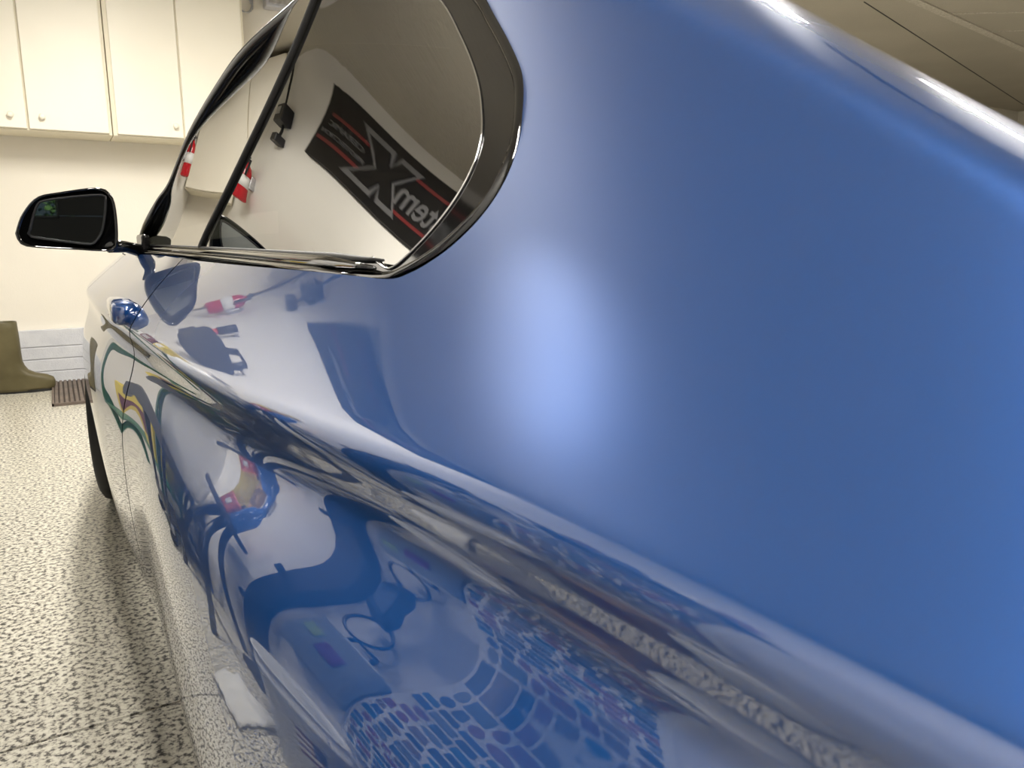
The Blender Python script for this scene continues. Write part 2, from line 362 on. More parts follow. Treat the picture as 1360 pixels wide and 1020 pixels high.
# window glass
GIJ = [(i, j) for i in range(5) for j in range(5) if i + j <= 4]
GC = [0.303005, 0.02001, 0.001474, 0.001653, 0.00146, 0.07242, 0.028014, 0.006985, -0.000778, 0.001552, -0.008021, 0.001774, -0.002129, 0.00085, -0.002559]
def g_rear(Y, z):
    u = (z - 1.05) / .2; v = (1.0 - Y) / .4
    return sum(k * u ** i * v ** j for k, (i, j) in zip(GC, GIJ))
ALINE = [(2.43, .928, .200), (2.27, .988, .210), (2.15, 1.045, .235), (2.08, 1.09, .262), (1.945, 1.197, .300), (1.74, 1.272, .335), (1.588, 1.311, .360), (1.389, 1.350, .405), (1.27, 1.348, .396), (1.17, 1.338, .385)]
def fit_front():
    Y = [1.2, 1.45, 1.64, 1.9, 2.15, 2.43]; P = [(y, .925, a) for y, a in zip(Y, (.252, .256, .255, .243, .226, .200))] + ALINE
    for y, z in ((1.633, .939), (1.461, 1.029), (1.338, 1.124), (1.251, 1.212), (1.184, 1.29)): P += [(y, z, float(g_rear(np.array(y), np.array(z))))] * 2
    P = np.array(P); u = P[:, 1] - .93; v = P[:, 0] - 1.6
    A = np.stack([np.ones_like(u), u, u * u, v, v * v, u * v, u * u * v, u * v * v], 1)
    return np.linalg.lstsq(A, P[:, 2], rcond=None)[0]
GF = fit_front(); GSH = .018
def g_front(Y, z):
    u = z - .93; v = Y - 1.6
    return GSH * (Y - 1.5) + GF[0] + GF[1] * u + GF[2] * u * u + GF[3] * v + GF[4] * v * v + GF[5] * u * v + GF[6] * u * u * v + GF[7] * u * v * v
def gsurf(g, off=0.0):
    def f(Y, z):
        e = 1e-4; a = g(Y, z); gy = (g(Y + e, z) - g(Y - e, z)) / (2 * e); gz = (g(Y, z + e) - g(Y, z - e)) / (2 * e)
        N = np.stack([-np.ones_like(gy), gy, gz], 1); N /= np.linalg.norm(N, axis=1, keepdims=True)
        return np.stack([a + CX, Y, z], 1) + N * off, N
    return f
BLINE = [(1.16, 1.318), (1.184, 1.29), (1.251, 1.212), (1.338, 1.124), (1.461, 1.029), (1.633, .939)]
INNER = [(.688, .936), (.636, .927), (.602, .947), (.578, .976), (.570, 1.005), (.578, 1.034), (.600, 1.062), (.637, 1.098), (.702, 1.149), (.780, 1.205), (.88, 1.255), (1.0, 1.292), (1.15, 1.312)]
OUTER = [(.76, .918), (.642, .919), (.601, .927), (.571, .938), (.547, .952), (.526, .973), (.518, .996), (.522, 1.023), (.538, 1.051), (.564, 1.083), (.603, 1.115), (.654, 1.153), (.697, 1.185), (.79, 1.243), (.89, 1.285), (1.0, 1.315), (1.15, 1.336)]
inn = smooth_path(INNER, 6); outl = smooth_path(OUTER, 6); bl = smooth_path(BLINE, 6)
qw = [(Y, z) for Y, z in inn] + [(Y + -.006, z) for Y, z in bl[1:]] + [(1.2, .936), (.9, .936)]
quarter_win = patch('quarter_window', qw, .015, .012, gsurf(g_rear), 'tint_glass', car); mirror_x(quarter_win)
al = smooth_path([(y, z) for y, z, a in ALINE], 5)
dw = [(Y + .006, z) for Y, z in bl] + [(1.9, .93), (2.2, .925), (2.40, .92)] + [(Y, z) for Y, z in al]
door_win = patch('door_window', dw, .02, .015, gsurf(g_front, -.002), 'tint_glass', door); mirror_x(door_win).parent = mdoor
# gloss black surround of the rear window, with its bright edge line
ring = [tuple(p) for p in outl] + [tuple(p) for p in inn[::-1]]
trim = patch('window_surround', ring, .006, .006, gsurf(g_rear, .004), 'black_gloss', car); mirror_x(trim)
def on(g, pts, off=0.0):
    P = np.array(pts); return [tuple(p) for p in gsurf(g, off)(P[:, 0], P[:, 1])[0]]
mirror_x(tube('glass_edge', on(g_rear, inn, .005), .0011, 'chrome', quarter_win, 6))
mirror_x(tube('window_seal', on(g_rear, outl, .002), .0065, 'black_gloss', car, 10))
mirror_x(tube('pillar_seal', on(g_rear, [(Y, z) for Y, z in bl], .002), .006, 'rubber', car, 8))
ap = [(CX + a + GSH * (y - 1.5) * (y > 1.5), y, z) for y, z, a in [tuple(x) for x in smooth_path(ALINE, 5)]]
mirror_x(tube('pillar_trim', [(x, y, z) for x, y, z in ap], .012, 'black_satin', car, 14))
mirror_x(tube('roof_rail', [(x + .032, y, z + .020) for x, y, z in ap[12:]] + [(CX + g_rear(np.array(Y), np.array(z)) + .03, Y, z + .022) for Y, z in outl[::-1][:30]], .010, 'black_satin', car, 12))
# belt moulding under the glass
def belt_pts(off, dz): return [(CX + float(g_front(np.array(Y), np.array(.925)) if Y > 1.5 else g_rear(np.array(Y), np.array(.925))) + off, Y, .925 + dz) for Y in np.linspace(.655, 2.40, 40)]
for nm, off, dz, r, mt in (('belt_moulding', -.010, .004, .009, 'black_gloss'), ('belt_seal', -.001, .011, .005, 'rubber'), ('belt_lip', -.026, -.003, .005, 'black_gloss')):
    mirror_x(tube(nm, belt_pts(off, dz), [r * min(1, .25 + k * .25) for k in range(40)], mt, car, 12))

# roof, screens, bonnet, boot lid
def zt(Y): return np.interp(Y, [-.95, -.1, .1, .3, .47, .61, .786, 1.0, 1.2, 1.5, 1.75, 2.1, 2.45, 2.6, 3.2, 3.9], [.95, .965, .98, 1.02, 1.06, 1.14, 1.255, 1.345, 1.385, 1.395, 1.37, 1.235, 1.05, .985, .93, .76])
def loft(name, Ys, edge, m, p=2.4, n=28):
    vs = []; fs = []
    for Y in Ys:
        xe, ze = edge(Y); t = np.linspace(-1, 1, n)
        c = float(zt(Y))
        for u in t: vs.append((u * abs(xe), Y, c + (ze - c) * abs(u) ** p))
    for i in range(len(Ys) - 1):
        for j in range(n - 1): fs.append((i * n + j, i * n + j + 1, (i + 1) * n + j + 1, (i + 1) * n + j))
    return mesh(name, vs, fs, m, car, True)
def e_crown(Y): P = sample(PT, np.array([Y]), np.array([v_uc(Y) + zcrown]))[0]; return P[0], P[2]
def e_a(Y):
    A = np.array(sorted(ALINE)); return CX + np.interp(Y, A[:, 0], A[:, 2]) + .035, np.interp(Y, A[:, 0], A[:, 1]) + .028
def e_top(Y):
    o = np.array(sorted([tuple(p) for p in outl if p[0] > .66])); z = np.interp(Y, o[:, 0], o[:, 1]); return CX + float(g_rear(np.array(Y), np.array(z))) + .035, z + .028
def e_roof(Y): return e_top(Y) if Y < 1.16 else e_a(Y)
def e_hood(Y): P = sample(PT, np.array([Y]), np.array([.15]))[0]; return P[0] + .003, P[2] + .002
loft('boot_lid', np.linspace(-.90, .063, 33), e_crown, 'paint')
loft('rear_window', np.linspace(.067, .742, 24), e_crown, 'tint_glass')
loft('roof', np.linspace(.745, 1.632, 31), e_roof, 'paint')
loft('windscreen', np.linspace(1.635, 2.43, 28), e_a, 'tint_glass')
loft('bonnet', np.arange(2.63, 3.88, .05), e_hood, 'paint')
def nose(name, Y, bulge, m):
    L = sample(PT, np.full(24, Y), np.linspace(VB, .15, 24)); n = 21; vs = []; fs = []
    for p in L:
        for u in np.linspace(-1, 1, n): vs.append((u * abs(p[0]), Y + bulge * (1 - abs(u) ** 2.5), p[2]))
    for i in range(23):
        for j in range(n - 1): fs.append((i * n + j, i * n + j + 1, (i + 1) * n + j + 1, (i + 1) * n + j))
    return mesh(name, vs, fs, m, car, True)
nose('front_bumper', 3.9, .16, 'paint'); nose('rear_bumper', -.90, -.12, 'paint')
fb = box2('underbody', (-.7, -.8, .2), (.7, 3.8, .34), 'inner', car)
for s in (-1, 1):
    for Y in (1.75,):
        b = bmesh.new(); abox(b, (s * .36, Y, .52), (.5, .5, .14), .05); abox(b, (s * .36, Y - .3, .82), (.48, .12, .6), .05); abox(b, (s * .36, Y - .36, 1.16), (.26, .09, .16), .035)
        frombm('front_seat', b, 'inner', car)
box2('dashboard', (-.68, 2.2, .6), (.68, 2.55, .9), 'inner', car, .04)

# door handle
def handle():
    bm = bmesh.new(); xs = [(1.485, .018, .016, .0), (1.50, .021, .021, .0), (1.56, .021, .023, .0), (1.66, .020, .021, .0), (1.72, .018, .016, .006), (1.735, .010, .010, .010)]
    rings = []
    for Y, rx, rz, ins in xs:
        r = []
        for k in range(16):
            t = 2 * math.pi * k / 16; c, s = math.cos(t), math.sin(t)
            r.append(bm.verts.new((CX + .099 + ins + rx * math.copysign(abs(c) ** .55, c), Y, .825 + rz * math.copysign(abs(s) ** .55, s))))
        rings.append(r)
    for a, b in zip(rings, rings[1:]):
        for k in range(16): bm.faces.new((a[k], a[(k + 1) % 16], b[(k + 1) % 16], b[k]))
    bm.faces.new(rings[0]); bm.faces.new(rings[-1])
    return frombm('door_handle', bm, 'paint', door, True)
h = handle(); mirror_x(h).parent = mdoor
for Y in (1.51, 1.71): box('handle_mount', (CX + .125, Y, .824), (.03, .03, .03), 'black_gloss', door, .006)
lathe('key_lock', [(0, 0), (.012, 0), (.012, .006), (.009, .009), (0, .009)], 'chrome', door, 16, (CX + .118, 1.565, .792), Matrix.Rotation(math.radians(-90), 3, 'Y'))

# door mirror
MO = [(-.072, .968), (-.055, 1.011), (-.021, 1.052), (.029, 1.066), (.11, 1.079), (.138, 1.063), (.146, 1.024), (.143, .95), (.129, .926), (.048, .929), (-.045, .936), (-.066, .947)]
MG = [(-.041, .977), (-.023, 1.029), (-.0, 1.046), (.108, 1.061), (.124, 1.049), (.111, .978), (.091, .947), (.073, .943), (-.028, .958), (-.045, .965)]
def loop(pts, n=48):
    p = smooth_path(list(pts) + [pts[0]], 8)[:-1]; d = np.r_[0, np.cumsum(np.linalg.norm(np.diff(np.vstack([p, p[:1]]), axis=0), axis=1))]
    t = np.linspace(0, d[-1], n, endpoint=False); q = np.vstack([p, p[:1]])
    return np.stack([np.interp(t, d, q[:, 0]), np.interp(t, d, q[:, 1])], 1)
def mirror_unit():
    YM = 2.15; out = loop(MO); c = out.mean(0); bm = bmesh.new(); rings = []
    for k, y in ((.93, YM + .012), (.965, YM + .001), (1.0, YM + .008), (1.01, YM + .03), (.98, YM + .06), (.86, YM + .10), (.62, YM + .135), (.3, YM + .152)):
        rings.append([bm.verts.new((CX + c[0] + (a - c[0]) * k, y, c[1] + (z - c[1]) * k)) for a, z in out])
    n = len(out)
    for r0, r1 in zip(rings, rings[1:]):
        for j in range(n): bm.faces.new((r0[j], r0[(j + 1) % n], r1[(j + 1) % n], r1[j]))
    bm.faces.new(rings[0]); bm.faces.new(rings[-1])
    sh = frombm('mirror_housing', bm, 'black_gloss', car, True)
    g = loop(MG); cg = g.mean(0); bm = bmesh.new()
    f = bm.faces.new([bm.verts.new((CX + a, YM + .003 + .10 * (a - cg[0]) * 0, z)) for a, z in g]); frombm('mirror_glass', bm, 'mirror', sh)
    bm = bmesh.new(); atube(bm, [(CX + a, YM + .001, z) for a, z in list(g) + [g[0]]], .003, 8, False); frombm('mirror_rim', bm, 'black', sh, True)
    bm = bmesh.new(); atube(bm, [(CX + .125, YM + .07, .938), (CX + .165, YM + .09, .935), (CX + .20, YM + .12, .925), (CX + .235, YM + .15, .915)], [.018, .015, .017, .022], 12); frombm('mirror_arm', bm, 'black_gloss', sh, True)
    box('indicator_strip', (CX - .066, YM + .045, .965), (.008, .05, .014), 'chrome', sh, .003)
    box('sail_cover', (CX + .212, YM + .14, .945), (.02, .14, .045), 'black_satin', car, .008)
    return sh
ms = mirror_unit()

# wheels
def wheel(c, x, steer, s):
    o = bpy.data.objects.new('wheel', None); COL.objects.link(o); o.parent = car; o.location = (x, c[0], WR); o.rotation_euler = (0, 0, math.radians(steer))
    R = Matrix.Rotation(math.radians(90), 3, 'Y'); w = .225
    prof = [(.225, -w / 2 + .01), (.25, -w / 2), (.295, -w / 2), (.315, -w / 2 + .012), (.323, -w / 2 + .035), (.325, -.06), (.318, -.058), (.318, -.050), (.325, -.048), (.325, -.012), (.318, -.010), (.318, .010), (.325, .012), (.325, .048), (.318, .050), (.318, .058), (.325, .06), (.323, w / 2 - .035), (.315, w / 2 - .012), (.295, w / 2), (.25, w / 2), (.225, w / 2 - .01)]
    lathe('tyre', prof, 'tyre', o, 56, rot=R)
    bm = bmesh.new(); alathe(bm, [(.0, -.03), (.05, -.035), (.06, -.02), (.06, .02)], 20, rot=R)
    for k in range(10):
        t = 2 * math.pi * k / 10; abox(bm, (-s * -.07, .135 * math.cos(t), .135 * math.sin(t)), (.03, .19, .028), .006, None)
        vs = bm.verts[:][-24:]
    frombm('hub', bm, 'alloy', o)
    lathe('rim', [(.19, -.1), (.225, -.1), (.228, -.09), (.20, -.06), (.20, .06), (.228, .09), (.225, .1), (.19, .1)], 'alloy', o, 40, rot=R)
    lathe('brake_disc', [(.05, -.012), (.16, -.012), (.16, .012), (.05, .012)], 'steel', o, 32, rot=R)
    return o
wheel(FA, CX + .195, -8, -1); wheel(RA, CX + .215, 0, -1); wheel(FA, -(CX + .195), -8, 1); wheel(RA, -(CX + .215), 0, 1)

def warp_far_side():
    for o in car.children_recursive:
        if o.type != 'MESH' or o.parent.name.startswith('wheel'): continue
        me = o.data; n = len(me.vertices); co = np.empty(n * 3); me.vertices.foreach_get('co', co); co = co.reshape(-1, 3)
        wx = np.clip((co[:, 0] - .05) / .4, 0, 1); wy = np.clip((1.35 - co[:, 1]) / .6, 0, 1)
        k = 1 - .42 * wx * wx * (3 - 2 * wx) * wy * wy * (3 - 2 * wy); z = co[:, 2]
        co[:, 2] = np.where(z > .9, .9 + (z - .9) * k, z)
        if wx.max() > 0: me.vertices.foreach_set('co', co.ravel()); me.update()
warp_far_side()

# ------------------------------------------------------------------ back of the garage: dark sectional door with a window
M['door_dark'] = mat('dark_brown_door', (0.018, 0.016, 0.013), 0.6)
M['leaf'] = vary(mat('leaf_green', (0.06, 0.16, 0.03), 0.6), ((0.03, 0.10, 0.02), (0.16, 0.28, 0.05)), 9, 3)
WX0, WX1, WZ0, WZ1 = -1.30, -0.90, 1.18, 1.50
wb = empty('wall_back', (0, YB, 0), None, None); tag(wb, kind='structure')
def wpiece(n, x0, x1, z0, z1, m): return box2(n, (x0, -.06, z0), (x1, 0, z1), m, wb)
zs = [0, .61, 1.18, 1.50, 2.1, ZC]
for z0, z1 in zip(zs, zs[1:]):
    if z0 == WZ0:
        wpiece('door_section', XL - .1, WX0, z0 + .003, z1 - .003, 'door_dark'); wpiece('door_section', WX1, XR + .1, z0 + .003, z1 - .003, 'door_dark')
    else: wpiece('door_section', XL - .1, XR + .1, z0 + .003, z1 - .003, 'door_dark')
win = box2('window_1', (WX0, YB - .035, WZ0), (WX1, YB - .03, WZ1), 'pane'); tag(win, kind='structure')
wfr = bmesh.new()
for c, sz in (((0, 0, WZ0 - .012), (WX1 - WX0 + .05, .03, .025)), ((0, 0, WZ1 + .012), (WX1 - WX0 + .05, .03, .025))): abox(wfr, ((WX0 + WX1) / 2, YB + .01, c[2]), sz, .004)
for x in (WX0 - .012, WX1 + .012): abox(wfr, (x, YB + .01, (WZ0 + WZ1) / 2), (.025, .03, WZ1 - WZ0 + .05), .004)
frombm('window_frame', wfr, 'black', win)
tree = empty('shrub', (-1.35, YB - 4.2, 0), 'green leafy shrub outside, seen only in the door mirror', 'shrub')
tube('stem', [(0, 0, 0), (.03, .02, .5), (0, 0, 1.1)], [.03, .025, .015], 'boot', tree, 8)
def leaves():
    vs, fs = [], []; rnd = random.Random(3)
    for k in range(1500):
        a, b, r = rnd.uniform(0, 6.28), rnd.uniform(-1.4, 1.4), .95 * rnd.random() ** .4
        p = Vector((r * math.cos(a) * math.cos(b), r * math.sin(a) * math.cos(b), 1.35 + r * .9 * math.sin(b)))
        q = Matrix.Rotation(rnd.uniform(0, 6.28), 3, 'Z') @ Matrix.Rotation(rnd.uniform(-1, 1), 3, 'X'); i = len(vs); L = rnd.uniform(.07, .12)
        for v in ((0, 0, 0), (.4 * L, .5 * L, .05 * L), (0, 1.2 * L, 0), (-.4 * L, .5 * L, .05 * L)): vs.append(p + q @ Vector(v))
        fs.append((i, i + 1, i + 2, i + 3))
    return vs, fs
lv = mesh('foliage', *leaves(), 'leaf', tree); lv['kind'] = 'stuff'

# ------------------------------------------------------------------ ceiling joints and lamps
M['joint_light'] = vary(mat('joint_tape', (0.62, 0.58, 0.5), 0.9), ((0.5, 0.46, 0.39), (0.66, 0.62, 0.54)), 60, 3)
def strip(name, p, q, w, t, m, par):
    p, q = Vector((*p, 0)), Vector((*q, 0)); d = (q - p); a = math.atan2(d.y, d.x); c = (p + q) / 2
    o = box(name, (0, 0, 0), (d.length, w, t), m, par); o.location = (c.x, c.y, ZC - t / 2 + .001); o.rotation_euler = (0, 0, a); return o
strip('joint_tape', (CX + 4.6, 3.53), (CX + 9.5, 4.25), .07, .012, 'joint_light', ceil)
strip('joint_tape', (CX + 6.387, 3.754), (CX + 7.1, 3.25), .02, .006, 'joint_light', ceil)
strip('joint_tape', (CX + 7.211, 3.886), (CX + 7.9, 3.32), .02, .006, 'joint_light', ceil)
strip('ceiling_crack', (CX + 5.5, 3.93), (CX + 11.4, 5.6), .009, .004, 'black', ceil)
def ceiling_lamp(x, y, lx, ly, label, power=60):
    o = empty('ceiling_light', (x, y, ZC), label, 'ceiling light', 'tube lights on the ceiling')
    box('lamp_body', (0, 0, -.02), (lx + .03, ly + .03, .04), 'white', o, .006)
    box('diffuser', (0, 0, -.055), (lx, ly, .03), 'lamp', o, .008)
    for s in (-1, 1): box('end_cap', ((s * (lx / 2 + .008)) if lx > ly else 0, 0 if lx > ly else s * (ly / 2 + .008), -.05), (.02 if lx > ly else lx + .02, ly + .02 if lx > ly else .02, .045), 'white', o, .004)
    L = bpy.data.lights.new('lamp_light', 'AREA'); L.shape = 'RECTANGLE'; L.size = lx; L.size_y = ly; L.energy = power; L.color = LED
    lo = bpy.data.objects.new('lamp_light', L); COL.objects.link(lo); lo.parent = o; lo.location = (0, 0, -.075)
    return o
ceiling_lamp(-.85, -.25, .15, 1.3, 'white tube light over the aisle behind the camera, lighting the rear flank', 60)
ceiling_lamp(-.60, 3.5, .15, 1.3, 'white tube light added above the bonnet to brighten the left wall', 95)  # added wall washer, set where the car does not reflect it
ceiling_lamp(1.8, 2.5, .15, 1.2, 'white tube light mirrored as the streak high on the rear pillar', 60)
ceiling_lamp(3.1, 1.4, .15, 1.2, 'white tube light mirrored at the right end of the rear pillar', 60)
ceiling_lamp(1.9, 4.4, 1.2, .15, 'white tube light over the car nose near the front wall', 16)
ceiling_lamp(6.5, .8, 1.2, .15, 'white tube light added far right to brighten the ceiling there', 60)  # added out of view so the right of the ceiling is not dark
sp = empty('added_glow_spot', (-.95, 2.78, ZC), 'small black spot added under the ceiling to cast the soft glow on the rear flank', 'added spot')  # added narrow beam, aimed at the haunch only to make the soft glow
aim = Vector((-.742, .348, .899)) - Vector((-.95, 2.78, ZC - .09)); rq = aim.to_track_quat('-Z', 'Y')
lathe('spot_housing', [(.028, .0), (.03, .01), (.03, .075), (.02, .085), (0, .085), (0, .05), (.024, .045), (.026, .0), (.028, .0)], 'black', sp, 24, (0, 0, -.09), rq.to_matrix())
box('mount', (0, .02, -.012), (.06, .06, .024), 'black', sp, .006)
SL = bpy.data.lights.new('added_glow_light', 'SPOT'); SL.energy = 75; SL.shadow_soft_size = .012; SL.color = LED; SL.spot_size = math.radians(2.4); SL.spot_blend = 1.0
so = bpy.data.objects.new('added_glow_light', SL); COL.objects.link(so); so.parent = sp; so.location = Vector((0, 0, -.09)) + aim.normalized() * .06; so.rotation_mode = 'QUATERNION'; so.rotation_quaternion = rq
rail = empty('door_opener', (1.35, 1.0, ZC), 'dark garage-door opener rail hung below the ceiling, mirrored on the rear pillar', 'door opener')
box('rail', (0, 0, -.16), (.06, 3.6, .05), 'black', rail, .005); box('motor_unit', (0, 1.9, -.17), (.28, .42, .16), 'black', rail, .02)
for y in (-1.5, 0, 1.75): box('hanger', (0, y, -.07), (.02, .02, .14), 'steel', rail)
tube('pull_cord', [(.02, .6, -.18), (.05, .62, -.4), (.06, .6, -.7)], .006, 'white', rail, 6)
ht = empty('ceiling_heater', (-1.1, 4.5, ZC), 'black box heater under the ceiling, mirrored at the top of the side window', 'heater')
box('heater_case', (0, 0, -.15), (.34, .66, .2), 'black_gloss', ht, .05)
for k in range(6): box('louvre', (.175, -.25 + k * .1, -.15), (.012, .07, .13), 'steel', ht, .004)
for y in (-.25, .25): box('bracket', (0, y, -.025), (.06, .04, .05), 'steel', ht)

# ------------------------------------------------------------------ front wall: cabinets, block course, boot, grille mat
def cabinet(a0, a1, doors, label):
    c = empty('wall_cabinet', (CX + (a0 + a1) / 2, YF, 1.6), label, 'cabinet', 'cream wall cabinets'); w = a1 - a0; H = ZC - 1.6 - .06
    box('carcass', (0, -.165, H / 2), (w - .004, .33, H), 'cab_edge', c, .004)
    for d0, d1, k in doors:
        x = (d0 + d1) / 2 - (a0 + a1) / 2
        d = box('cabinet_door', (x, -.341, H / 2 + .004), (d1 - d0 - .006, .02, H - .012), 'cabinet', c, .004)
        if k:
            kx = (d1 - .05 if k > 0 else d0 + .075) - (a0 + a1) / 2
            lathe('knob', [(0, .0), (.007, 0), (.007, .012), (.016, .017), (.018, .024), (.013, .031), (0, .033)], 'cabinet', d, 20, (kx, -.351, .083), Matrix.Rotation(math.radians(90), 3, 'X'))
    return c
cabinet(-.665, .4015, [(-.655, -.055, 0), (-.05, .385, -1)], 'cream two-door wall cabinet at far left, above the rubber boot')
cabinet(.4018, 1.25, [(.425, .822, 1), (.826, 1.235, -1)], 'cream two-door wall cabinet next to the window pillar, one knob showing')
c0 = [o for o in bpy.data.objects if o.name.startswith('cabinet_door')][0]
lathe('knob', [(0, .0), (.007, 0), (.007, .012), (.016, .017), (.018, .024), (.013, .031), (0, .033)], 'cabinet', c0, 20, (-.14 - (-.665 + .395) / 2, -.351, .083), Matrix.Rotation(math.radians(90), 3, 'X'))
zb = [0, .08, .163, .246, .364]
for i in range(4):
    x = XL - .1 - (.7 if i % 2 else 0)
    while x < 3.2:
        box2('block', (max(x + .002, XL), YF - .05, zb[i] + .0035), (x + 1.596, YF, zb[i + 1] - .0035), 'block', wf, .003); x += 1.6
box2('mortar_bed', (XL, YF - .044, 0), (3.2, YF - .001, .36), 'mortar', wf)
cb = tube('coiled_cable', [(CX + 1.33 + .05 * math.cos(t) + .01 * t / 6, YF - .012, 2.60 + .06 * math.sin(t)) for t in np.linspace(0, 12, 40)] + [(CX + 1.40, YF - .012, 2.72)], .004, M['steel'])
tag(cb, 'thin grey cable coiled on the wall beside the cream cabinets', 'cable')
bx = empty('wall_box', (CX + 1.62, YF, 2.62), 'grey box high on the front wall right of the cabinets', 'junction box')
box('box_body', (0, -.05, .03), (.3, .1, .14), M['mortar'], bx, .01); box('box_lid', (0, -.105, .03), (.26, .012, .1), 'steel', bx, .004)
def boot():
    o = empty('rubber_boot', (CX - .235, 5.62, 0), 'olive rubber boot standing on the floor by the front wall', 'boot')
    lev = [(.012, -.148, .158, .046), (.03, -.15, .168, .05), (.06, -.148, .171, .052), (.085, -.142, .162, .052), (.102, -.14, .13, .054), (.118, -.139, .07, .056), (.14, -.138, .032, .058), (.17, -.137, .014, .060), (.2, -.137, .005, .062), (.26, -.139, .003, .066), (.34, -.141, .003, .070), (.40, -.144, .001, .072), (.445, -.147, -.001, .074), (.449, -.145, -.003, .072), (.445, -.141, -.007, .068), (.36, -.135, -.004, .063)]
    bm = bmesh.new(); rings = []
    for z, x0, x1, hw in lev:
        c, h = (x0 + x1) / 2, (x1 - x0) / 2; r = []
        for k in range(28):
            t = 2 * math.pi * k / 28; cc, ss = math.cos(t), math.sin(t)
            r.append(bm.verts.new((c + h * math.copysign(abs(cc) ** .8, cc), hw * math.copysign(abs(ss) ** .8, ss), z)))
        rings.append(r)
    for a, b in zip(rings, rings[1:]):
        for k in range(28): bm.faces.new((a[k], a[(k + 1) % 28], b[(k + 1) % 28], b[k]))
    bm.faces.new(rings[0])
    frombm('boot_upper', bm, 'boot', o, True)
    bm = bmesh.new(); ol = [(.0 + .155 * math.cos(t) + .008, .05 * math.sin(t) * (1.05 if math.cos(t) > 0 else .9)) for t in np.linspace(0, 2 * math.pi, 32, endpoint=False)]
    prism('sole', ol, M['rubber'], o, 'z', 0, .016)
    bm.free()
boot()
gm = empty('grille_mat', (CX + .05, 5.0, 0), 'brown ribbed floor mat lying against the front wall', 'mat')
box2('mat_base', (-.13, .03, 0), (.78, .86, .010), mat('mat_brown', (0.06, 0.045, 0.037), .8), gm, .002)
for k in range(34): box2('rib', (-.125 + k * .0265, .035, .010), (-.125 + k * .0265 + .018, .855, .018), 'mat', gm, .003)
box2('mat_edge', (-.14, .02, 0), (.79, .035, .018), 'mat', gm, .002); box2('mat_edge', (-.14, .02, 0), (-.128, .87, .018), 'mat', gm, .002)

# ------------------------------------------------------------------ left wall: seen only as reflections in the car
WXF = XL                                                     # wall face; things stand or hang at x > WXF
def on_wall(name, y, z, label, cat, group=None): return empty(name, (WXF, y, z), label, cat, group)
M['vinyl'] = mat('black_vinyl', (0.004, 0.004, 0.005), 0.5, spec=.2)
M['silver'] = mat('silver_print', (0.12, 0.12, 0.127), 0.5); M['red'] = mat('red_print', (0.14, 0.006, 0.009), 0.5)
bn = on_wall('banner', 4.5, 2.41, 'black wall banner with silver and red lettering, mirrored in window and flank', 'banner')
box2('banner_sheet', (.002, -1.5, -.22), (.012, 0, .22), 'vinyl', bn)
TR = (math.radians(90), 0, math.radians(90))                 # lettering faces +x, reads towards +y
def flat(name, poly, m, par, d0, d1): return prism(name, poly, m, par, 'x', d0, d1)
def xshape(s, w):
    k = w; return [(-s - k * .2, s), (-s + k, s), (0, s * .32 + k * .1), (s - k, s), (s + k * .2, s), (s * .30 + k * .15, 0), (s + k * .2, -s), (s - k, -s), (0, -s * .32 - k * .1), (-s + k, -s), (-s - k * .2, -s), (-s * .30 - k * .15, 0)]
xc = -.38
flat('letter_outline', [(xc + y * 1.12, z * 1.1) for y, z in xshape(.15, .13)], 'silver', bn, .012, .0135)
flat('letter_face', [(xc + y * .95, z * .95) for y, z in xshape(.14, .10)], 'vinyl', bn, .0135, .015)
text('lettering', 'System', .24, 'silver', bn, (.0135, xc - .46, -.01), TR, bold=.004)
text('lettering', 'CERAMIC', .044, 'silver', bn, (.0135, xc + .235, .025), TR); text('lettering', 'PROTECTION', .037, 'silver', bn, (.0135, xc + .235, -.035), TR)
box2('red_bar', (.012, xc + .14, .07), (.0132, xc + .33, .088), 'red', bn); box2('red_bar', (.012, xc + .12, -.095), (.0132, xc + .36, -.073), 'red', bn)
box2('red_bar', (.012, xc - .88, .115), (.0132, xc - .16, .135), 'red', bn); box2('red_bar', (.012, xc - .88, -.135), (.0132, xc - .12, -.115), 'red', bn)
bpy.context.view_layer.update()
for ch in bn.children:                                       # the sheet hangs askew, its lower edge further forward
    me = ch.data; L = ch.matrix_local.copy(); Li = L.inverted()
    for v in me.vertices:
        p = L @ v.co; p.y += -.55 * p.z + .06; v.co = Li @ p
fx = on_wall('fire_extinguisher', 5.24, 1.64, 'red fire extinguisher with white label mounted beside the cabinets', 'extinguisher')
lathe('cylinder', [(0, 0), (.035, 0), (.045, .012), (.045, .24), (.036, .275), (.018, .295), (.016, .31), (0, .31)], mat('red_enamel', (0.5, 0.012, 0.02), 0.25), fx, 28, (.065, 0, 0))
lathe('label_band', [(.0455, .11), (.0462, .11), (.0462, .20), (.0455, .20)], 'white', fx, 28, (.065, 0, 0))
box('valve', (.065, 0, .325), (.03, .03, .035), 'black', fx, .005); box('lever', (.075, .02, .35), (.018, .1, .01), 'black', fx, .003); box('wall_bracket', (.012, 0, .18), (.024, .06, .1), 'steel', fx, .003)
tube('hose', [(.065, -.015, .32), (.07, -.06, .31), (.075, -.065, .2)], .008, 'black', fx, 8)
dv = on_wall('wall_controller', 4.98, 2.36, 'small black wall unit with hanging cord between banner and extinguisher', 'controller')
box('unit_case', (.03, 0, 0), (.06, .17, .12), 'black', dv, .008); box('display', (.062, .02, .01), (.004, .09, .05), 'steel', dv, .001)
box('plug', (.025, -.01, -.17), (.05, .09, .06), 'black', dv, .006)
tube('cord', [(.02, .05, .06), (.02, .07, .2), (.02, .03, .36)], .007, 'black', dv, 6); tube('cord', [(.02, -.02, -.06), (.02, -.03, -.1), (.02, -.01, -.15)], .007, 'black', dv, 6)
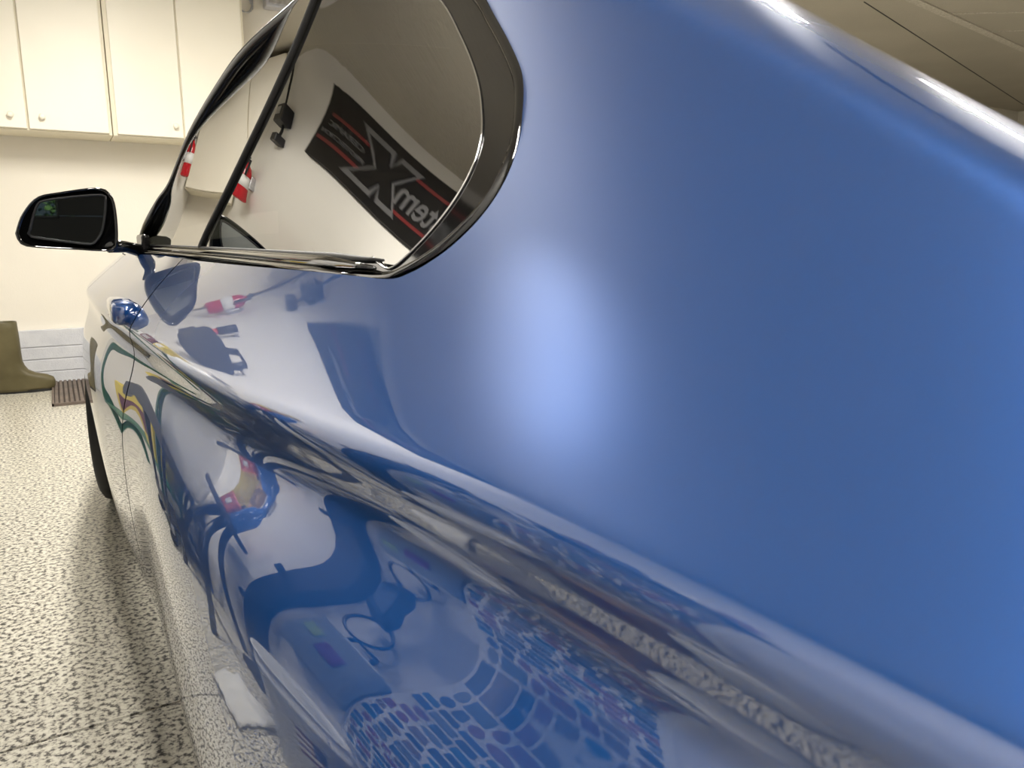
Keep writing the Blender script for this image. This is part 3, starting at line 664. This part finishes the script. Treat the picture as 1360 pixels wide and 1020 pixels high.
br = on_wall('hand_brush', 4.72, 1.28, 'red and black handled brush hung on the white wall', 'brush')
tube('handle', [(.03, 0, .1), (.03, .01, .28)], .013, mat('red_grip', (0.4, 0.03, 0.02), 0.5), br, 10); tube('grip', [(.03, .01, .28), (.03, .012, .42)], .016, 'black', br, 10)
box('brush_head', (.035, 0, .05), (.05, .12, .1), 'black', br, .01); box('hook', (.01, .012, .40), (.02, .02, .03), 'steel', br)
bg = on_wall('tool_bag', 4.34, 1.2, 'black fabric bag hanging low on the white wall', 'bag')
box('bag_body', (.06, 0, .14), (.12, .3, .28), mat('black_fabric', (0.01, 0.01, 0.012), 0.9), bg, .045)
tube('strap', [(.03, -.1, .27), (.03, -.06, .38), (.03, .06, .38), (.03, .1, .27)], .009, 'black', bg, 8); box('pocket', (.122, 0, .1), (.02, .2, .13), 'black', bg, .008)
# low shelf rail along the wall
tr = box2('trim_1', (WXF, 4.0, .98), (WXF + .018, 5.55, 1.05), 'white', None, .004); tag(tr, kind='structure')
# green bench with goods
M['green'] = mat('green_enamel', (0.01, 0.10, 0.045), 0.4); M['yellow'] = mat('yellow_plastic', (0.65, 0.5, 0.02), 0.45); M['maroon'] = mat('maroon_card', (0.12, 0.008, 0.02), 0.6)
gb = on_wall('work_bench', 3.72, 0, 'green steel-framed bench against the wall, mirrored beside the door edge', 'bench')
for x in (.05, .27):
    for y in (-.42, .42): box('leg', (x, y, .37), (.035, .035, .74), 'green', gb, .004)
box('bench_top', (.16, 0, .755), (.31, .96, .03), M['steel'], gb, .004); box('lower_shelf', (.16, 0, .22), (.26, .88, .02), 'green', gb, .003)
for y in (-.42, .42): box('rail', (.16, y, .72), (.25, .03, .04), 'green', gb, .003)
box('rail', (.28, 0, .72), (.03, .9, .05), 'green', gb, .003)
def carton(name, x, y, z, sx, sy, sz, m, label, cat, accent='white', group=None):
    c = empty(name, (x, y, z), label, cat, group); box('carton', (0, 0, sz / 2), (sx, sy, sz), m, c, .006)
    box('carton_label', (sx / 2 + .001, 0, sz * .5), (.003, sy * .6, sz * .45), accent, c, .001); box('lid_flap', (0, 0, sz + .003), (sx * .98, sy * .47, .006), m, c); return c
carton('product_box', WXF + .2, 3.46, .77, .14, .16, .2, 'yellow', 'yellow product box standing on the green bench', 'box', 'white')
carton('product_box', WXF + .17, 3.72, .77, .2, .2, .17, 'maroon', 'dark red carton standing on the green bench', 'box', 'steel')
carton('product_box', WXF + .18, 3.98, .77, .16, .18, .12, 'white', 'white carton at the far end of the green bench', 'box', 'green')
carton('product_box', WXF + .16, 3.70, .231, .2, .34, .26, 'yellow', 'yellow carton on the lower shelf of the green bench', 'box', 'maroon')
# white sack on a black cart
ct = on_wall('tool_cart', 2.93, 0, 'low black steel cart carrying the white plastic sack', 'cart')
for z in (.12, .52): box('tray', (.2, 0, z), (.36, .5, .03), 'black', ct, .006); box('tray_lip', (.375, 0, z + .03), (.012, .5, .05), 'black', ct, .003)
for x in (.04, .36):
    for y in (-.23, .23): box('post', (x, y, .32), (.025, .025, .42), 'black', ct, .003); lathe('castor', [(0, -.015), (.035, -.015), (.04, -.008), (.04, .008), (.035, .015), (0, .015)], 'rubber', ct, 20, (x, y, .045), Matrix.Rotation(math.radians(90), 3, 'X')); box('castor_fork', (x, y, .09), (.03, .045, .05), 'steel', ct, .003)
def sack(name, c, r, h, m, label, cat, seed):
    o = empty(name, c, label, cat); rnd = random.Random(seed); bm = bmesh.new(); rings = []
    prof = [(.75, 0), (.98, .06), (1.0, .25), (.95, .5), (.8, .72), (.45, .86), (.22, .92), (.3, .97), (.42, 1.0)]
    for f, z in prof:
        rings.append([bm.verts.new((r * f * (1 + rnd.uniform(-.1, .1)) * math.cos(t), r * f * (1 + rnd.uniform(-.1, .1)) * math.sin(t), h * z)) for t in np.linspace(0, 2 * math.pi, 22, endpoint=False)])
    for a, b in zip(rings, rings[1:]):
        for k in range(22): bm.faces.new((a[k], a[(k + 1) % 22], b[(k + 1) % 22], b[k]))
    bm.faces.new(rings[0]); frombm('sack_body', bm, m, o, True)
    lathe('tie', [(r * .24, -.012), (r * .28, 0), (r * .24, .012), (r * .2, 0), (r * .24, -.012)], 'steel', o, 16, (0, 0, h * .92)); return o
sack('plastic_sack', (WXF + .19, 2.93, .537), .155, .5, 'white', 'crumpled white plastic sack standing on the black cart', 'sack', 5)
# black folding stand with things on it
st = on_wall('folding_stand', 2.28, 0, 'black A-frame folding stand leaning by the wall, mirrored below the crease', 'stand')
for s in (-1, 1):
    tube('leg', [(.30, s * .30, .0), (.16, s * .06, .76)], .022, 'black', st, 10); tube('rear_leg', [(.05, s * .26, .0), (.12, s * .06, .76)], .02, 'black', st, 10)
for z, w in ((.25, .22), (.5, .14)): tube('rung', [(.30 - .14 * z / .76, -w, z), (.30 - .14 * z / .76, w, z)], .016, 'black', st, 8)
box('stand_top', (.15, 0, .775), (.2, .34, .03), 'black', st, .008)
def case(name, c, s, m, label, cat, accent='white'):
    o = empty(name, c, label, cat); box('case_body', (0, 0, s[2] / 2), s, m, o, .012); box('case_badge', (s[0] / 2, 0, s[2] * .5), (.004, s[1] * .3, s[2] * .35), accent, o, .001)
    tube('carry_handle', [(0, -s[1] * .2, s[2] - .004), (0, -s[1] * .18, s[2] + .03), (0, s[1] * .18, s[2] + .03), (0, s[1] * .2, s[2] - .004)], .006, 'black', o, 8); return o
case('first_aid_case', (WXF + .15, 2.27, .79), (.10, .15, .10), mat('orange_red_plastic', (0.5, 0.06, 0.03), 0.4), 'small orange-red case with a white mark on the black stand', 'case')
def spray(name, y, z, m, label, x=.12, trig='white'):
    o = on_wall(name, y, z, label, 'bottle'); lathe('bottle', [(0, 0), (.033, 0), (.036, .01), (.036, .12), (.03, .15), (.013, .175), (.013, .19), (0, .19)], m, o, 20, (x, 0, 0))
    box('trigger_head', (x, .012, .205), (.022, .07, .026), trig, o, .005); box('trigger', (x, .03, .18), (.01, .012, .04), trig, o, .003); return o
spray('spray_bottle', 2.40, .79, 'yellow', 'yellow spray bottle on the black stand', .14); spray('spray_bottle', 2.13, .79, mat('blue_liquid', (0.01, 0.12, 0.5), 0.25), 'blue spray bottle on the black stand', .17)
gl = on_wall('work_glove', 2.62, .98, 'tan and yellow work glove hung on the wall above the cart', 'glove'); M['tan'] = mat('tan_leather', (0.45, 0.28, 0.08), 0.8)
box('palm', (.02, 0, .06), (.03, .085, .1), 'tan', gl, .012); box('cuff', (.02, 0, .13), (.035, .095, .05), 'yellow', gl, .01)
for k, (dy, L) in enumerate(((-.032, .06), (-.011, .075), (.011, .078), (.032, .065))): tube('finger', [(.02, dy, .02), (.022, dy * 1.15, .02 - L)], [.011, .008], 'tan', gl, 8)
tube('thumb', [(.02, .04, .06), (.024, .075, .03)], [.012, .009], 'yellow', gl, 8)
# black upright rack
rk = on_wall('rack_upright', 1.80, 0, 'tall black rack upright against the wall between stand and bucket', 'rack')
box('post', (.03, 0, .72), (.06, .17, 1.44), 'vinyl', rk, .006); box('foot', (.07, 0, .015), (.14, .2, .03), 'vinyl', rk, .006)
for z in (.5, .9, 1.3): box('arm', (.09, 0, z), (.08, .03, .04), 'vinyl', rk, .004)
# bucket with a flag
bk = empty('bucket', (WXF + .18, 1.27, 0), 'white plastic bucket with a small flag decal on the floor', 'bucket')
lathe('bucket_shell', [(0, .0), (.125, 0), (.13, .008), (.148, .30), (.156, .305), (.156, .325), (.15, .33), (.151, .37), (.157, .372), (.157, .38), (.146, .38), (.142, .32), (.124, .02), (0, .02)], 'white', bk, 40)
tube('bail', [(.0 + .15 * math.cos(t) * .2 + .05, .158 * math.cos(t), .34 - .13 * math.sin(t)) for t in np.linspace(0, math.pi, 18)], .004, 'steel', bk, 8)
fl = bpy.data.objects.new('flag_decal', None); COL.objects.link(fl); fl.parent = bk
def curved(name, t0, t1, z0, z1, m, par, r=.1405):
    vs, fs = [], []; n = 8
    for z in (z0, z1):
        rr = r + (z - .16) * .06
        for k in range(n + 1): t = t0 + (t1 - t0) * k / n; vs += [(rr * math.cos(t), rr * math.sin(t), z), ((rr + .0012) * math.cos(t), (rr + .0012) * math.sin(t), z)]
    m_ = 2 * (n + 1)
    for k in range(n): a = 2 * k; fs += [(a + 1, a + 3, m_ + a + 3, m_ + a + 1), (a, m_ + a, m_ + a + 2, a + 2), (a, a + 2, a + 3, a + 1), (m_ + a, m_ + a + 1, m_ + a + 3, m_ + a + 2)]
    return mesh(name, vs, fs, m, par)
ft = math.radians(-72); M['navy'] = mat('navy_print', (0.008, 0.015, 0.09), 0.5)
for k in range(7): curved('stripe', ft, ft + .62, .16 + k * .011, .16 + (k + 1) * .011, 'red' if k % 2 == 0 else 'white', fl)
curved('canton', ft, ft + .27, .193, .238, 'navy', fl, .142)
# grey panel case, cordless tool, cartons
pc = on_wall('panel_case', 1.42, .56, 'grey flat case with purple and lime badges hung on the wall', 'case')
box('case_body', (.03, 0, .19), (.06, .30, .38), mat('grey_case', (0.22, 0.24, 0.27), 0.5), pc, .01); box('badge', (.062, -.04, .22), (.004, .1, .1), mat('purple_print', (0.16, 0.01, 0.16), 0.5), pc, .001); box('badge', (.062, .08, .26), (.004, .07, .07), mat('lime_print', (0.3, 0.4, 0.1), 0.5), pc, .001)
tube('carry_handle', [(.03, -.06, .38), (.03, -.05, .42), (.03, .05, .42), (.03, .06, .38)], .008, 'black', pc, 8)
pt = on_wall('power_tool', 1.50, 1.24, 'black corded power tool hanging on the wall by its hook', 'power tool')
lathe('motor', [(0, -.1), (.03, -.1), (.038, -.08), (.038, .06), (.025, .09), (.014, .12), (0, .12)], 'black', pt, 24, (.06, 0, .06), Matrix.Rotation(math.radians(90), 3, 'X'))
box('grip', (.06, .03, -.03), (.04, .05, .14), 'black', pt, .012); box('battery', (.06, .03, -.115), (.06, .09, .05), mat('slate_blue', (0.03, 0.06, 0.14), 0.45), pt, .01)
tube('power_cord', [(.06, .03, -.14)] + [(.05, -.02 + .09 * math.cos(t), -.2 + .07 * math.sin(t)) for t in np.linspace(1.2, 7.2, 26)], .006, 'black', pt, 8); box('hook', (.015, 0, .11), (.03, .02, .03), 'steel', pt)
carton('cardboard_box', WXF + .14, .97, 0, .22, .2, .26, mat('brown_card', (0.30, 0.2, 0.12), 0.8), 'brown cardboard box on the floor under the sticker board', 'box', 'red')
sack('paper_bag', (WXF + .17, .70, 0), .12, .36, 'white', 'small white bag on the floor under the sticker board', 'bag', 9)
# board of stickers
sb = on_wall('sticker_board', .98, .40, 'white board covered with coloured stickers, mirrored at the bottom of the flank', 'board')
box('board', (.012, 0, .44), (.024, .54, .88), 'white', sb, .012)
rs = random.Random(11); scol = [(0.03, 0.08, 0.3), (0.4, 0.03, 0.03), (0.02, 0.02, 0.03), (0.02, 0.2, 0.45), (0.1, 0.14, 0.2), (0.35, 0.2, 0.05), (0.05, 0.05, 0.08), (0.3, 0.32, 0.36), (0.45, 0.1, 0.12)]
SM = [mat('sticker_ink_%d' % i, tuple(.6 * k + .04 for k in c), .45) for i, c in enumerate(scol)]
z = .03; row = 0
while z < .82:
    hgt = rs.choice((.024, .03, .042)); y = -.25
    while y < .22:
        wd = min(rs.uniform(.035, .09), .25 - y); m = SM[rs.randrange(len(SM))]; t = row
        if rs.random() < .3:
            n = 14; flat('sticker', [(y + wd / 2 + wd / 2 * .9 * math.cos(a), z + hgt / 2 + hgt / 2 * math.sin(a)) for a in np.linspace(0, 2 * math.pi, n, endpoint=False)], m, sb, .024, .0252)
        else: k = rs.uniform(0, .3) * hgt; flat('sticker', [(y, z + k), (y + k, z), (y + wd - k * .4, z), (y + wd, z + k), (y + wd - k * .3, z + hgt), (y + k, z + hgt)], m, sb, .024, .0252)
        y += wd + .01
    z += hgt + .01; row += 1
text('sticker_lettering', 'TENT', .03, 'white', sb, (.0256, .12, .22), TR); text('sticker_lettering', 'MAY', .045, 'white', sb, (.0256, -.06, .62), TR)
shf = on_wall('wall_shelf', 1.0, 1.34, 'grey wall shelf above the sticker board', 'shelf')
box('shelf_plank', (.1, 0, 0), (.2, .6, .02), M['mortar'], shf, .003)
for y in (-.22, .22): box('bracket', (.06, y, -.05), (.12, .02, .08), 'steel', shf, .002)
for k, (dy, m, nm) in enumerate(((-.2, 'red', 'red'), (-.06, 'white', 'white'), (.08, 'navy', 'navy blue'), (.2, 'maroon', 'dark red'))):
    o = on_wall('shelf_can', 1.0 + dy, 1.35, nm + ' can standing on the grey wall shelf', 'can', 'cans on the wall shelf'); lathe('can', [(0, 0), (.04, 0), (.042, .004), (.042, .13), (.036, .138), (0, .138)], m, o, 20, (.1, 0, 0)); lathe('lid', [(.038, .135), (.04, .135), (.04, .15), (.03, .155), (0, .155)], 'steel', o, 20, (.1, 0, 0))
# towel on the floor
def towel():
    rnd = random.Random(4); n = 14; vs, fs = [], []
    out = [(-.14, -.1), (.1, -.15), (.13, .09), (-.07, .14)]
    for i in range(n):
        for j in range(n):
            u, v = i / (n - 1), j / (n - 1); x = (1 - u) * (1 - v) * out[0][0] + u * (1 - v) * out[1][0] + u * v * out[2][0] + (1 - u) * v * out[3][0]; y = (1 - u) * (1 - v) * out[0][1] + u * (1 - v) * out[1][1] + u * v * out[2][1] + (1 - u) * v * out[3][1]
            vs.append((x + rnd.uniform(-.006, .006), y + rnd.uniform(-.006, .006), .014 + .01 * math.sin(9 * u + 3 * v) * math.sin(7 * v) + rnd.uniform(0, .004)))
    for i in range(n - 1):
        for j in range(n - 1): a = i * n + j; fs.append((a, a + n, a + n + 1, a + 1))
    o = mesh('shop_towel', vs, fs, vary(mat('white_towel', (0.8, 0.79, 0.76), 0.95), ((0.74, 0.73, 0.70), (0.84, 0.83, 0.8)), 20), None, True)
    md = o.modifiers.new('thick', 'SOLIDIFY'); md.thickness = .008; md.offset = -1
    o.location = (-1.30, 1.575, .004); tag(o, 'crumpled white shop towel lying on the speckled floor', 'towel')
towel()
